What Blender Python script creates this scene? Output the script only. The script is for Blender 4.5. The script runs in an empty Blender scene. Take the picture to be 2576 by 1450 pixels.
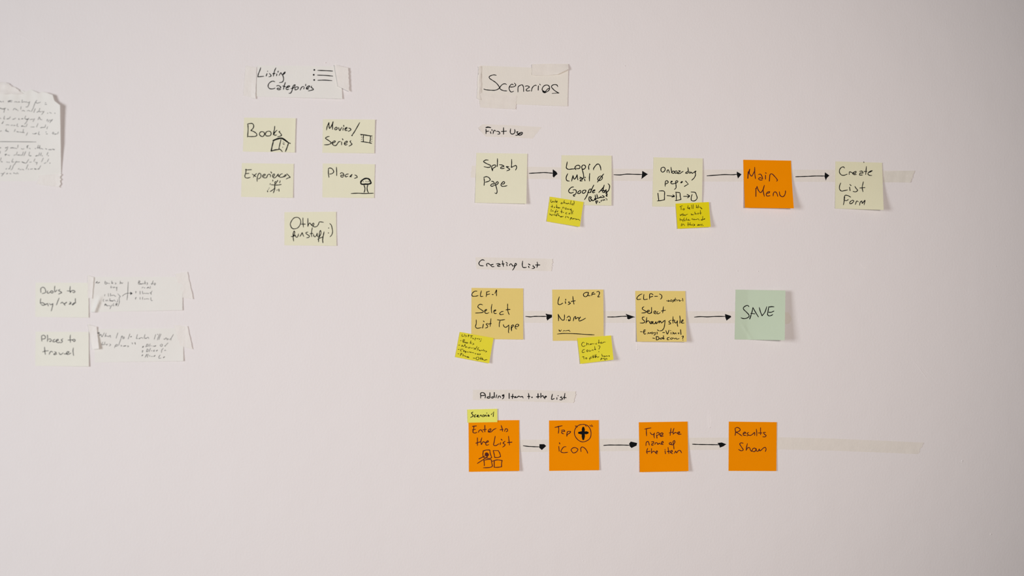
import bpy, bmesh, math, random
from mathutils import Vector

# ------------------------------------------------------------------ camera, light, exposure
scene = bpy.context.scene
COL = scene.collection
FPX, DIST, TH, ZC = 3578.0, 2.147, math.atan(0.136), 1.5      # focal length in px (of 2576), distance to the wall, yaw, eye height
CX, CY = -DIST*math.sin(TH), -DIST*math.cos(TH)
cam = bpy.data.cameras.new('camera'); cam_o = bpy.data.objects.new('camera', cam); COL.objects.link(cam_o)
cam.sensor_width = 36.0; cam.lens = 36.0*FPX/2576.0
cam_o.location = (CX, CY, ZC); cam_o.rotation_euler = (math.pi/2, 0, -TH)
cam.dof.use_dof = True; cam.dof.focus_distance = 2.175; cam.dof.aperture_fstop = 1.35
cam.clip_start = 0.05
scene.camera = cam_o

scene.view_settings.view_transform = 'Standard'; scene.view_settings.look = 'None'
scene.view_settings.gamma = 1.0; scene.view_settings.exposure = 0.0
scene.view_settings.use_curve_mapping = False
w = bpy.data.worlds.new('room_ambience'); scene.world = w; w.use_nodes = True
w.node_tree.nodes['Background'].inputs[0].default_value = (0.92, 0.95, 1.0, 1)
w.node_tree.nodes['Background'].inputs[1].default_value = 0.02

def aim(o, target):
    o.rotation_euler = (Vector(target)-o.location).to_track_quat('-Z', 'Y').to_euler()
la = bpy.data.lights.new('window_daylight', 'AREA'); la.shape = 'RECTANGLE'; la.size = 0.85; la.size_y = 0.95
la.energy = 40.0; la.color = (0.955, 0.998, 1.06); la.spread = math.radians(150)
lo = bpy.data.objects.new('window_daylight', la); COL.objects.link(lo)
lo.location = (-2.33, -1.95, ZC+0.12); aim(lo, (-0.05, -0.94, ZC-0.62))
ls = bpy.data.lights.new('fill_spot', 'SPOT'); ls.spot_size = math.radians(60); ls.spot_blend = 1.0; ls.shadow_soft_size = 0.32  # added unseen fill; its soft cone shapes the brightness fall-off on the wall
ls.energy = 151.0; ls.color = (1.06, 0.945, 0.90)
so = bpy.data.objects.new('fill_spot', ls); COL.objects.link(so)
so.location = (0.62, -2.64, ZC+0.22); aim(so, (-0.05, 0, ZC-0.01))

INK = {}
INK['listing']=[(600,150,1.3807,"77,28 74,38 69,50 67,60c 78,59 88,58;99,49 96,57;w2.4 101,40.5;107,48 113,55 112,58 105,60;130,29 126,37 123,48 121,58;119,49 127,48;133,50 132,56;138,40 137,44;141,55 147,46 150,50 153,54 157,47 162,43 161,47 154,54 156,62 156,72 152,78 142,80;126,77 120,75 111,78 104,86 103,94 107,100 114,102 122,101 127,99;132,92 138,90 144,93 147,97 143,100 136,99.5 134,102 139,105 147,103;163,79 159,90 156,104;154,92 163,94;167,98 175,95 178,92 174,91 168,95 165,101 168,104 175,103;182,101 190,99 196,90 197,88 192,89 188,96 187,104 184,112 180,117 175,117"),
(740,150,1.3807,"3,101 3,97 8,95 14,96 14,100 9,104 3,105 3,101;21,106 24,99 29,94 34,94;35,97 33,102;40,86 40,91;43,100 49,98 54,92 50,92 44,96 42,100 45,103 51,102;61,92 58,95 63,99 67,104 62,106 49,109;w4.6 70,36;w4.6 68,53;w4.6 69.5,71;82,37.5 108,38.5 134,40;81,54 110,55 134,57.5;82,72 105,71.5 131,73")]
INK['scenarios']=[(1190,150,1.1153,"65,44 59,43 50,45 45,49 47,53 54,58 63,64 69,70 74,79 70,83 62,86 50,86 38,85 30,83;94,70 90,68 84,69 78,74 75,80 78,84 85,87 95,88;113,71 109,69 104,73 101,80 103,87 107,91 114,89;116,66 120,71 117,75 110,77 103,77;126,91 127,76 133,72 138,71 141,76 142,90;146,75 153,74 158,77 153,81 149,85 151,88 160,87"),
(1310,150,1.1153,"30,89 32,80 37,74 42,72 44,73;49.5,74 49,86;53,69 55,71;62,89 60,83 64,75 71,71.5 78,73 81,80 79,86 72,91 66,93 61,90;61,86 68,90 75,83 81,80;w4 63,89.5 68,91;104,76 102,72 96,70 89,72 86,76 90,82 98,89 107,94c 88,95")]
INK['first']=[(1190,305,1.3558,"w3.6 44,22 50,20.5 60,22;44,27 44.5,35 44,43;45,35 53,34;59,36 61,42;64,29 65,32;68,43 71,33 74,31 77,34;80,35 84,34.5 90,38 91,43 84,44.5;104,22 104,33 104,45;97,35 114,34;128,26 127,38 130,43 135,44 141,41 143,35 142,28;148,37 153,36 150,40 154,45 150,48 145,48;154,45 160,43 168,43 168,39 161,39 156,42 154,46 160,48 167,46")]
INK['books']=[(600,290,1.45,"34,32 35,50 33,80;33,32 42,30.5 50,30.5 55,36 54,46 45,56c 56,60 65,67 67,73 62,77 50,78 40,78 35,77;88,60 81,61 76,69 80,75 88,78 94,72 94,64 88,60;110,58 102,61 98,69 101,75 108,76 116,74 119,66 116,60 110,58;132,40 131,52 128,65 127,72;140,55 134,61 129,70 132,73 139,72;151,58 148,60 152,65 157,73 153,76 143,79;w4.5 126,93 140,87 156,84 162,86 183,101;w3 183,101 189,103;w3.3 127,96 123,112 119,131c 133,127 147,125;155,88 151,105 147,124c 152,125 160,133;w3 182,103 177,118 171,133;w1.3 162,97 168,102;w2 162,104 167,107;w1.5 161,117")]
INK['movies']=[(800,290,1.45,"31,54 34,40 40,27c 40,38 42,48 46,44 51,35 55,24c 53,36 53,52;67,43 61,49 62,53 68,52 70,46 66,43;75,45 78,55 80,56 83,50 87,44;92,47 91,55;93.5,37 94,41;98,52 104,49 106,45 101,46 98,51 100,56 107,55;111,47 116,48 120,53 115,57 110,59;152,27 143,43 132,62 124,73;w3.6 124,74;41,77.5 34,79 27,84 32,88 41,94 48,101 44,105 36,107.5 23,108;50,101 56,101 63,97 62,94 57,95 52,100 53,106 60,111 66,110 72,102 76,97 82,96;86,98 86,108;89,86 91,90;96,104 104,101 107,96 104,95 98,99 96,104 100,109 107,106;120,93 117,96 121,102 124,106 120,109 113,113;w3 155,70 175,73 195,76;w3 158,72;166,73 165,85 166,97;157,96 170,98 184,100 196,103;191,76 191,87 189,99;w2.2 159,80;w2.2 159,88;w2.2 197,76;w2.2 197,83;w2.2 196,89;w2.2 196,96")]
INK['experiences']=[(600,405,1.45,"28,30 26,45 23,55 25,61 34,62.5 43,60;26,33 47,32;25,47 38,45.5;w3.5 27,32;50,48 57,53 64,58;66,46 59,52 54,60;68,75 68,65 71,52 76,45 81,48 82,56 79,62 72,66;88,56 95,54 98,50 93,49 88,54 89,59 95,62 102,61 106,52 110,49 115,50 117,54 116,59;118,40 121,45;125,58 131,53 131,48 127,49 124,55 127,61 132,62 138,57 142,52 145,48 145,53 146,58;160,47 154,49 149,56 152,60 160,59 166,57;163,59 171,56 174,51 169,52 165,57;176,47 182,53 188,60 182,62 174,66;135,83 132,80 133,77 137,76 138,80 135,84;w3 133,84;119,87 133,88 145,88 156,86;w3 132,87 132,95 132,100;132,100 122,108 115,112;133,100 130,110 127,117;w2.2 125,70 125,74;w2.4 143,71 141,76;152,73 150,80;w2.2 116,83 115,86;w1.2 112,99;w1.2 109,104;w2.6 106,109 106,113;w1.8 140,108 142,105;147,103 148,111")]
INK['places']=[(800,405,1.45,"38,28 38,45 40,60;38,29 42,26 50,28 56,35 57,41 50,47 42,48;67,23 68,40 68,54;81,47 86,43 92,46 95,54;95,54 88,52 83,54 84,58 89,59 93,57;111,48 104,49 99,54 101,58 109,56;w3.8 117,57 121,53 124,50;116,58 122,58;134,51 141,55 143,60 138,62 133,64;w4.2 156,83 157,75 168,66 176,64 185,66 192,76 193,81 187,84 172,85 160,85 156,83;w2.7 167,87 171,99 170,110 168,115;w2.7 182,87 179,98 180,108 184,117;w2.6 121,119 145,118 170,119 202,118;w2 165,76;w2 174,75;w2 179,76;w1.8 184,75 187,76")]
INK['other']=[(700,525,1.45,"66,32 58,34 49,44 44,57 47,67 53,73 60,74 70,71 78,62 82,50 80,40 73,33 63,32;w2 47,70 55,75;90,34 90,50 92,68;84,57 99,57;108,36 108,50 108,66;108,65 112,55 115,53 120,59 126,64 129,60 130,55 128,53 124,57 123,61 127,65 134,67 142,64 147,56 150,49 158,49 165,50.5;188,55 193,60 197,75 198,86 195,96 189,103;w2.7 184,71;w2.7 183,89;49,103 55,101 58,95 60,87 58,82 55,88 54,100 55,110 56,119;62,96 64,103 68,105 72,100 74,92;47,102 55,102 62,97;79,102 84,94 87,88 90,96 93,102;108,86 101,88 101,91 108,96 114,101 111,105 103,107;124,70 122,82 121,95 122,103;116,92 126,91;128,94 131,102 135,103 140,96 142,90 142,97 145,104;145,104 149,104 153,98 156,88 154,80 151,85 149,100 147,115 147,122;144,112 150,108 157,106 163,102;w2.7 167,85 165,95 163,105 162,115 163,125")]
INK['splash']=[(1180,380,1.0357,"50,24 44,23.5 39,26 37.5,27.5 42,31 50,35 56,38 56,41 50,43 39,41;61,52 59,45 60,39 64,37 69,37 70,40 66,43 62,46 61,52;74,20 74,30 73.5,41;79,36 85,36.5 91,40 84,42 82,45 86,46 92,45;104,41 97,41 101,44 106,48 98,52;111,22 111,33 110,43c 116,40 122,38 124,43 121,50;39,71 40,80 39,90;38,69 45,67 51,69 55,75 51,79 42,81.5;58,79 63,80 66,86 60,86 56,90 59,92 66,90;66,90 72,88 76,83 74,80 71,82 69,87 71,95 73,106 71,111 67,109.5;84,86 90,86 93,82 90,80 85,84 83,89 86,92 92,92 99,90.5")]
INK['login']=[(1400,380,1.45,"39,40 37,52 36,62 43,67 55,66 67,64 68,58 74,53 82,53 86,58 84,63 77,65 72,63;67,64 71,68;93,65 92,58 96,52 102,52 106,57 104,63 98,67 93,65c 97,80 99,92 99,99 93,99 85,95;84,101 91,99 95,103 87,106 86,109 94,109;119,51 117,58 118,68;120,48 122,50;135,69 135,65 142,54 149,48 155,49 160,58 162,70;41,83 37,91 35,100 38,108 47,110;55,110 58,98 60,90c 62,98 65,103 70,98 75,87c 76,97 78,106;102,103 104,109;105,96 104,98;121,82 120,95 120,110;w2.4 160,91 153,96 150,104 154,108 162,106 167,100 166,93 160,91;w2.6 172,84 163,95 154,107 149,114"),
(1400,450,1.45,"62,30 55,31 48,37 44,45 48,51 55,52 62,49;60,41 66,40 71,42 72,50 68,57 61,60 64,64 67,62;w2.6 85,43 79,48 77,53 82,54 88,50 88,44 85,42;102,41 95,45 94,51 99,53 105,49 107,43 102,41;124,50 116,51 117,45 121,38 125,38 126,45 122,50;114,50 113,56 108,67 102,76;136,23 131,33 127,42 125,50;131,46 138,44 140,41 135,42 131,47 133,51 140,49;174,23 172,30 170,38 170,45;173,28 166,37 160,44 154,50;160,43 171,43;w3 167,48 170,43 175,44 176,49 169,50;w3 175,49 181,40;w2.6 180,43 184,50;188,18 193,24 193,33 190,42 185,48 181,54;w2.8 183,47 180,53 185,56 181,61 185,63 181,64;119,66 118,73 121,82 126,80 129,76 123,73 127,68 122,66 118,70;129,76 131,80 136,79 140,74 141,78;141,59 142,68 144,77;147,57 149,66 150,71;138,73 148,72 153,71;154,71 156,68 159,69 162,65 164,69 168,67;167,61 172,64 174,67 169,69;143,82 146,91;143,82 150,80;145,86 151,84;w3.2 157,86;163,83 163,79 166,78;w1.8 169,81 170,76 173,79 175,75 177,79;w1.8 179,71 184,75 183,79")]
INK['yellow_a']=[(1365,490,1.611,"34,20 33,28 37,32 42,26 44,30 50,29 52,21;55,30 60,27 56,26 54,31 60,33;77,31 81,35 76,37 74,36 77,31;88,23 86,35 90,32 93,36;w1.8 96,36;98,34 100,38 105,34 108,39;115,25 113,40;127,25 127,37 119,37 119,41 128,41;39,42 39,52;34,49 41,49;46,50 50,51 46,54;57,41 56,53;60,49 58,53 64,54;64,53 67,53 64,51;64,55 71,54;80,57 82,51 86,52 87,57;92,53 96,54 92,59 97,59;99,60 101,57 104,60 107,58 109,61;w1.8 112,60 116,58 113,62 119,63;34,64 34,68;35,60;38,68 41,65 44,68;57,60 53,66 51,72 50,77;49,70 56,69;w1.9 59,69 62,66;77,61 77,75;73,69 80,70;w2 83,72 85,72;99,73 94,74 94,78 99,79;106,76 110,75 109,79 105,78;117,64 116,79;124,65 121,73 122,79;29,76 30,82 34,80 36,85;37,85 41,80;43,83 48,81 50,84 54,82 55,87;60,75 56,87;65,76 63,85 68,85 71,90;w1.8 72,90 77,88;73,91 79,90 82,88 85,89;95,87 92,94;99,92 102,89 105,94 107,94;117,93 113,97 111,103;113,94 118,93 118,97 114,99;121,99 125,96;121,100 129,97 134,99;134,98 139,100 134,102;139,101 144,100 148,102 151,106")]
INK['onboarding']=[(1630,390,1.0357,"40,32 35,34 34,41 38,45 43,42 45,36 41,32 39,32;50,46 50,41 53,39 55,43 56,47;60,32 61,40 62,47;61,46 66,42 70,45 66,48 62,46;74,41 70,44 72,48 76,46 75,42;79,41 84,42 79,46 77,48 84,48 88,45 92,43;104,33 105,40 105,47;105,42 98,47 102,48 106,46;109,43 109,48 113,45 115,48 119,46 123,43 125,42 122,47;123,45 124,51 121,59 114,66;46,68 45,75 45,82;45,69 49,67 53,71 50,74 46,76;w3.2 60,69 63,69 59,72;59,72 61,75 68,75 74,73 78,69 75,67 72,70 73,78 73,86 69,90;w4.6 86.5,72 89,70;98,68 105,76c 95,82;29,94 40,94 43,96 43,106 43,117c 33,119 24,120;26,100 28,119;50,106 68,108;w2.4 65,104 69,108 62,110;73,97 74,108 74,118;72,97 79,98 83,99 84,107 86,116c 79,118 71,119;93,108 107,108;w2.8 102,103 108,107 103,112;115,103 113,110 113,118 117,120 123,119 128,113 126,104 123,98 112,96.5")]
INK['yellow_b']=[(1690,500,1.8127,"36,38 43,34 49,33;42,38 43,51;52,46 50,50 54,52 58,48 54,45 52,47;74,31 73,45 78,44;71,42 75,42;78,46 83,42 79,41 79,47 84,48;90,29 92,46;97,27 97,46;112,29 113,43;121,29 119,44;111,40 123,38;w1.8 126,38 130,40 135,42;w2 133,45 138,46;38,71 39,78 43,74 46,70 46,77;53,68 49,71 54,75 49,79;w1.8 55,75 60,74;57,78 63,76 68,72 73,71;88,68 89,75 93,71 96,75 100,71;105,61 106,72;107,70 111,68 113,72;120,65 117,69 120,71 123,66;130,54 131,72;126,67 135,66;37,90 38,101;38,97 43,95 44,99;46,98 49,96 47,100;57,87 53,97 50,106;60,96 57,98 61,100 57,103;68,88 66,98 72,97 74,99;w1.8 76,97 77,94;76,99 83,99;97,91 91,93 95,96;w1.8 98,96 103,94;103,97 109,95 111,96 117,93 121,93 125,99;141,81 141,96;141,93 133,97 137,99 141,97 147,93 151,91 148,95 145,94;44,118 43,125;45,115;48,124 50,117 54,117 59,124;74,108 74,125;84,109 82,122;72,118 84,117;83,121 88,119 90,123;93,117 94,123;w1.8 98,116 105,120 98,124;117,118 123,118 117,123 124,122;w1.6 126,118 127,122 131,117;w1.6 134,124 137,117 140,118;w1.6 142,123")]
INK['main']=[(1860,395,1.0357,"w2.8 23,39 22,56;22,50 25,38 27,32c 26,42 29,48 32,50 36,44 40,36;40,27 40,42 42,57;50,46 55,45 59,51 61,57;60,57 54,54 50,57 53,60 60,60;68,48 68,58;68,41.5 70,42.5;w2.8 79,51 78,63;79,55 80,46 84,44 92,51 99,61 97,63.5;w2.8 43,82 43,103;44,83 46,77c 49,86 55,93 60,88 64,79;65,74 62,87 65,103;71,95 77,94 79,91 73,92 70,98 72,102 80,101;88,102 89,94 93,91 97,94 100,103;104,91 106,100 112,104 117,101 120,93 120,88")]
INK['create']=[(2085,395,1.0357,"41,29 38,26 32,28 28,34 28,41 33,47 39,48 48,45;53,46 54,39 58,40 62,42 69,43 71,38 67,39 62,43 65,46 72,46;80,38 86,37 89,42 82,42 80,47 88,47;98,25 97,36 96,46;92,38 99,38;w2.6 103,41 110,38 113,36 106,38;104,39 102,45 106,48 112,48.5;31,68 28,76 28,84 33,89 40,88 49,86;54,79 55.5,88;55,72 58,75;68,77 71,82 75,87 70,91 63,90;90,65 87,80 89,91;81,81 94,80;40,104 40,115 38,125;w2.8 41,104 40,112;40,104 43,100 50,101 57,105;41,113 46,114 51,111;59,114 55,118 55,122 60,121 65,115 62,113 59,114;69,124 73,115 77,117;80,126 82,118 86,115 87,121 94,113 93,120 92,125;w1.8 91,13 91.5,15")]
INK['creating']=[(1190,645,1.2267,"35,13 29,11 22,15 18,22 21,28 32,30;43,31 42,24 46,22 53,27;w2.6 54,27 62,25;55,28 58,32 65,32;72,24 79,23 84,26 76,28 77,31 84,31;91,14 92,23 94,32;89,24 96,24;104,25 105,30;102,19 106,22;112,29 115,24 118,24 121,28 122,31;124,30 130,30 134,25 131,22 129,25 128,33 125,39 122,43;153,15 152,27 154,34 160,35 165,34;171,31 173,35;171,24 176,27;186,28 185,31 190,34 188,37 182,38;198,18 199,27 197,35;193,27 206,27")]
INK['arrow_11']=[(1320,410,2.576,"29,68 60,66 100,64 130,63 160,65 183,67;f 183,44 205,60 211,72 198,82 188,94 183,87")]
INK['arrow_12']=[(1530,410,2.1467,"31,64 65,65 100,61 140,62 183,63;f 185,45 213,62 200,70 180,86 184,63")]
INK['arrow_13']=[(1760,410,2.1467,"40,70 80,67 130,63.5 180,64 202,62;f 202,49 225,62 207,83 202,65")]
INK['arrow_14']=[(1990,410,2.1467,"25,75 60,74 90,73 130,71 182,71;f 184,53 206,69 193,80 188,94 182,74")]
INK['clf1']=[(1175,715,1.0,"25,18 20,18 15,21 12,26 13,30 20,31 28,29;36,17 34,25 34,31 40,31;49,20 49,26 48,32;49,20 56,18.5;50,27 57,25;63,26.5 66,26.5;70,24 72,19 74,15 74,22 74,30;39,52.5 34,51 29,53 27,57 30,61 36,65 41,69 40,71 32,72.5 21,73;44,69 49,66 49,64 46,65 44,69 46,73 50,74 55,72;62.5,51 61,62 62,73;67,69 72,67 72,65 69,66 67,69 69,74 74,74;91,69 86,70 82,74 84,77 92,76;102,50 102,60 103,70 106,77;98,65 108,64;23,90 23,100 21,107 24,111 36,110;41,101 39,111;41,93 43,95;52,99 48,101 52,106 51,109 46,111;60,87 59,97 58,107;53,101 61,99.5;76,90 84,91 95,89.5;83,92 81,100 81,108;91,102 93,107 97,109 102,106 105,103;105,103 105,112 104,120 105,123;112,118 111,110 112,105 116,103 117,105 113,109 112,111 112,118;121,107 127,107 130,103 126,101 121,106 122,112 125,113")]
INK['clf2']=[(1375,720,1.0,"105,16 98,16.5 93,20 93,24 97,27 102,25 105,19 105,16 105,24 110,24;115,17 113.5,24;115,17 119,16;114,21 122,20;126,15 130,13.5 133,16 132,22 129,27 134,27;32,27 29,38 29,45 33,47 41,43;47,39 48,44;48,33 48,36;57,39 55,41 60,43 58,45 54,47;66,26 67,36 69,46;62,39 72,37;29,71 30,80 30,88;29,71 34,80 40,86 44,85 45,78 45,72;w1 50,85.5;51,80 56,76 59,78 60,84;60,86 55,85 56,88 60,86;67,88 70,78 73,77 73,83 79,79 81,82;w2.6 81,84 85,78;81,84 82,88 89,86 98,81;w1.8 31,110 32,114;w1.8 31,110 35,114 37,110;w1.8 41,114 44,112 46,113;w1.8 47,113 52,112 57,111;w1.8 56,112 58,114 60,114;w2.2 27,121 40,119.5 70,120 100,122 120,123")]
INK['clf3']=[(1585,725,1.0,"30,15 25,17 20,21 17,26 19,29 27,28;35,16 34,24 35,29 44,28;49,28 49,20 50,15 53,14 58,17;50,23 57,21;62,21 69,21;74,15 79,18 80,22 78,27 76,28;w1.8 92,32 98,33;w1.8 96,30 99,33 96,34;w1.8 103,30 101,32 103,34 106,31 103,29;w1.8 109,31 107,36;w1.8 109,30 112,31 109,34;w1.8 114,25 113,34;w1.6 111,29 117,29;w1.8 118,30 118,33;w2 120,31 124,30 124,33 129,31;w2 132,26 133,33;35,47 31,50 31,53 37,57 41,60 38,62 29,63;42,60 48,59 48,56 44,57 43,61 47,64 52,63 54,58;54,49 54,63;59,61 62,58 65,59 63,62 59,61;60,64 65,65;70,59 67,63 70,65 76,62;84,47 83,56 82,63;79,58 89,56;36,73 31,74 31,78 36,83 37,86 33,88 25,88;42,74 41,82 40,89;40,88 44,83 47,83 50,88 52,90 55,85 58,85 57,89 62,90 65,85 66,90 71,84;w1.8 54,84 50,87 53,90 56,88 54,84;73,82 73,88 76,83 79,88 82,86 85,83 88,82;88,81 87,92 85,101 80,107 74,108;103,81 98,84 98,86 102,88 102,90 97,91;108,72 108,82 108,89;106,82 112,81 112,86 116,88 119,82;119,82 119,92 120,97;125,70 126,80 125,89;128,87 133,83 133,80 129,84 130,88 136,88;w2 26,110 31,110.5;36,105 34,111 36,116 40,115;34,111 38,110;35,106 39,106;w1.8 44,116 46,112 48,115 51,112 52,115;w1.8 55,115 53,113 56,111 58,114 55,116;w1.8 58,113 64,112;63,112 63,117 60,119;68,111 68,116;69,105.5 72,107.5;w2 82,112 87,112;90,107 94,116 98,106;w2 103,112 103,116;w2 102,107;w2 107,111 109,114 106,116;w2 110,112 111,116 115,113 116,116;w2.2 120,114 123,113 122,116;127,105 128,117;w2 57,126 62,127;66,122 66,130;66,122 71,123 73,127 70,130 66,131;w2 79,125 75,128 79,129 81,125;w2.2 81,125 84,129;w2.2 84,120 84,129;w2 85,124 83,126 87,128;99,124 94,126 94,130 98,130;w1.8 104,125 101,128 105,129 107,126 104,125;w1.8 106,128 109,126 112,128 116,126 117,129 124,127;130,122 134,121 133,125 132,128;w2 133,131")]
INK['save']=[(1835,720,1.0,"49,52 46,49 41,50 35,55 36,59 42,65 49,73 49,77 43,81 35,82 29,80;59,54 57,64 54,74;w2.8 54,74 51,83;59,54 65,65 73,78;54,69 64,70;75,54 78,65 82,75c 89,66 94,52;99,52 97,64 96,72 99,75 104,74.5 109,72;w2.8 99,53 106,52 112,52.3;98,66 105,66 112,63")]
INK['yellow_c']=[(1135,830,1.611,"45,19 43,25 45,27 51,26;54,25;54,20;57,22 62,26 58,29;71,20 69,29;68,24 74,24;78,24 87,25;82,25 80,34;87,32 88,37 93,36;97,33 100,35 96,39 97,43;w2 105,37 109,36;112,36 116,38 113,41;122,38;121,44 117,48;37,44 41,45;49,40 47,48 49,52 53,50 50,46 55,42 50,39;w1.4 58,50 55,52 58,54 61,52 58,50;w1.4 64,51 61,54 65,55 68,53 64,51;80,45 77,53 76,56;82,51 79,55 82,57;87,54 92,58 86,61;30,63 35,62.5;41,69 45,62 46,67 52,67 56,60 57,66;w1.4 60,68 57,71 61,72 63,69 60,68;67,71 71,75 74,70;77,71 76,75;w1.8 82,75 86,74;90,73 97,78 91,79;105,67 101,74 98,80;112,72 107,76 110,80 104,83;112,84 116,82 114,85 120,85 123,83 127,85;132,80 129,85;w1.8 133,86 137,85;140,86 144,88 138,91;28,80 33,80;39,80 38,86 43,87;39,79 48,79;49,83 53,89;54,84 50,89;57,87 57,94;57,88 60,88 59,91;w1.7 63,91 68,90;70,92 76,90 79,93 81,90 80,93;83,93 88,93 93,95;99,95 97,98 102,98;106,98 109,97 107,101 113,101;113,98 119,99 115,102;27,97 32,98;40,95 37,106;39,96 43,95 43,99 39,101;49,99 47,107;w1.9 51,105 54,106;58,105 57,109 61,109;w2 63,110 68,111;67,108 72,113 67,113;89,115 97,116;107,111 102,113 101,118 105,122 110,121 113,115 110,111 107,111;121,111 118,121;117,117 128,118;127,113 125,122 129,120 132,123;w1.8 132,123 136,124 140,122 146,122")]
INK['yellow_d']=[(1440,835,1.611,"49,45 43,43 38,49 38,56 44,60 53,56;58,45 58,55;58,51 64,48 67,54;w2 73,49 74,52;70,52 77,51 80,48 83,50;w2 87,49;98,46 94,50 99,51;107,33 107,48;104,45 111,44;w1.9 114,46 118,42;115,48 122,46 128,42 134,42.5;50,72 43,74 39,81 42,85 50,82;60,73 57,78 61,81 64,77 60,73;68,74 70,80 75,76;79,77 81,73 85,77;90,59 91,66 93,74;88,72 95,72;104,58 109,57 112,61 109,67 107,72;107,81;40,102 47,101;46,102 47,111;55,105 53,109 58,110 59,107 55,105;74,101 71,108 70,115;68,109 75,107;79,104 78,108;80,100;84,95 85,107;82,103 90,102;91,94 93,106;96,92 94,105;94,103 99,100 101,105;w1.8 104,104 107,101;119,91 121,101;121,99 125,98;129,98 127,101 131,102 132,99 129,98;134,101 138,98 141,100 144,98;w1.9 147,99 149,97 150,101;117,107 114,115;116,108 120,107 119,111 115,112;w1.7 124,109 127,108;128,111 133,109;133,110 132,116;w1.6 138,107 137,111 142,110")]
INK['adding']=[(1195,975,0.9908,"14,27 14,20 14,15 18,13 23,15 26,20 25,27;15,21 24,20;37,13 37,20 38,26;37,23 31,24 30,26 35,27 38,25;48,13 48,25;48,23 42,24 42,27 48,25;54,19 52,26;57,27 59,22 62,22 64,26;72,18 68,20 69,22 72,20 71,26 68,29;85,15 85,28;94,17 93,28;90,23 97,23;w2.5 99,24 102,23;98,26 105,25 109,22 113,24 118,23 120,27;133,15 134,20 134,29;131,23 137,23;w3.8 142,25;157,16 157,27;153,24 161,23;164,15 164,26;165,23 169,21 171,26;173,27 178,23 176,22 173,25 174,29;193,17 191,25 191,30 198,28;204,26 204,30;w2.6 207,21;216,23 213,25 218,28 216,31 211,31;224,15 223,23 222,30;220,25 227,26")]
INK['tag']=[(1165,1020,0.8056,"20,14 17,16 20,20 20,22 15,25;26,19 23,21 23,24 26,23;28,23 31,21 30,20 28,23 33,24;34,22 36,20 38,23;w1.9 39,21 42,19.5 43,22 40,23.5 39,21;43,23 46,20 47,23;51,19 50,22 53,22 51,19;48,16;57,19 62,14c 61,23")]
INK['enter']=[(1165,1020,0.8056,"22,42 21,49 20,55 24,56.5 28,55;19,43 27,42;19,50 25,49;31,55 33,51 36,50 40,55;44,41 44,54;40,50 47,49;51,54 56,51 56,48 52,50 51,54 57,54 61,50 67,47;77,41 79,47 80,53;75,50 81,49;84,53 86,48 90,49 90,52 87,54;29,66 29,75 29,82;26,77 36,74;38,66 36,73 37,80;37,80 41,74 45,76 51,74 50,72 46,76 47,81 52,80;65,63 63,74 62,81 66,82 73,78;76,76 75,80;77,69 79,71;85,73 81,77 85,80 83,83 80,85;92,63 93,72 94,81;90,76 99,75;41,93 40,100 41,106;40,93c 47,91 54,91c 55,98 58,106c 55,108 47,107 41,106;f 45,97 48,96 51,98 52,101 49,105 46,103 44,100;44,103 32,109;49,105 29,118;61,92c 63,100 64,106c 71,106 76,104c 74,97 71,92c 61,92;42,111 43,118 43,123;42,112 50,110 57,111 58,117 59,124 55,126 41,127;59,114 68,111 79,112c 78,118 78,125c 70,126 63,126;63,114 63,126")]
INK['tap']=[(1365,1045,0.9356,"w2.6 29,29 37,27 46,25;37,26 38,34 37,43;44,36 50,35 52,38 45,39 46,43 50,44;57,50 57,44 59,39 66,39 64,42 58,46 57,50;w2.3 94,22 87,23 79,29 75,38 76,48 83,58 93,63 103,61 111,55 114,45 112,33 106,25 98,22 94,22;w2 77,25 79,28;w2 80,25 82,28;w2 111,24 115,27;w2 115,23 118,27;w1.8 100,23 103,27;38,74 39,85;39.5,65 40.5,68;55,74.5 50,75 45,81 43,86 48,88.5 59,87.5;69,86 67,82 72,77 78,77 83,81 79,87 72,89 69,86;90.5,86 90,78 93,75 98,77 104,84 106,90")]
INK['plus']=[(1365,1045,0.9356,"w8.2 95.7,30 95.7,42 95.7,56.5;w8.2 86,41.7 96,41.7 106,41.5")]
INK['type']=[(1595,1045,0.9356,"25,33 32,31.5 40,30;29,32 29,40 29.5,49;38,41 41,45 45,46 48,42;48,42 47,49 48,54;w2.6 54,54 53,47;53,44 55,41 59,42 59,45 54,48;w2.7 62,48 67,46 68,43 65,42 61,46 63,50 69,49;87,31 86,39 85,48;83,42 91,40;94,31 92,38 92,45;92,45 97,41 102,43;w2.5 102,43 107,42 107,39.5 103,41 104,45 111,44.5;28,72 29,64 33,62 35,66 36,71;41,63 46,63 46,66 42,68 42,71 46,70;49,69 51,65 55,66 56,69 60,66 62,69;64,68 69,64 67,62 64,66 65,69 69,69;87,64 83,66 84,69 88,68 87,64;86,69 90,70 94,68 96,63 95,60 92,62 93,70 94,80;32,78 30,85 31,91;29,87 38,85;41,79 41,90;41,89 46,85 50,88;51,88 55,87 54,84 51,88 53,91 55,91;73,84 74,91;73,81;80,76 81,84 82,91;78,86 84,85;85,88 90,86 89,83 86,85 87,89 91,91;95,90 98,85 100,89 104,84 108,83 112,89")]
INK['results']=[(1815,1045,0.9356,"32,32 33,40 32,48;32,31 37,29 43,32 44,35 39,39 33,40;34,40 41,44 48,49;51,44 57,42 55,40 51,43 52,47 58,48;64,41 60,43 63,47 60,49;64,47 68,48 73,45 78,41 78,48;82,33 83,41 83,49;92,30 92,46;87,42 95,42;104,41 99,41 101,45 105,48 103,51 97,51;51,66 45,65.5 43,68 47,75 51,82 47,84 40,81;61,67 59,75 58,83;58,83 62,77 66,77 68,82 71,85 74,79 79,78 81,82 77,86 72,85;82,79 82,84 86,85 89,80 90,84 94,82 98,78 103,76 105,80 103,86")]
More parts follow.
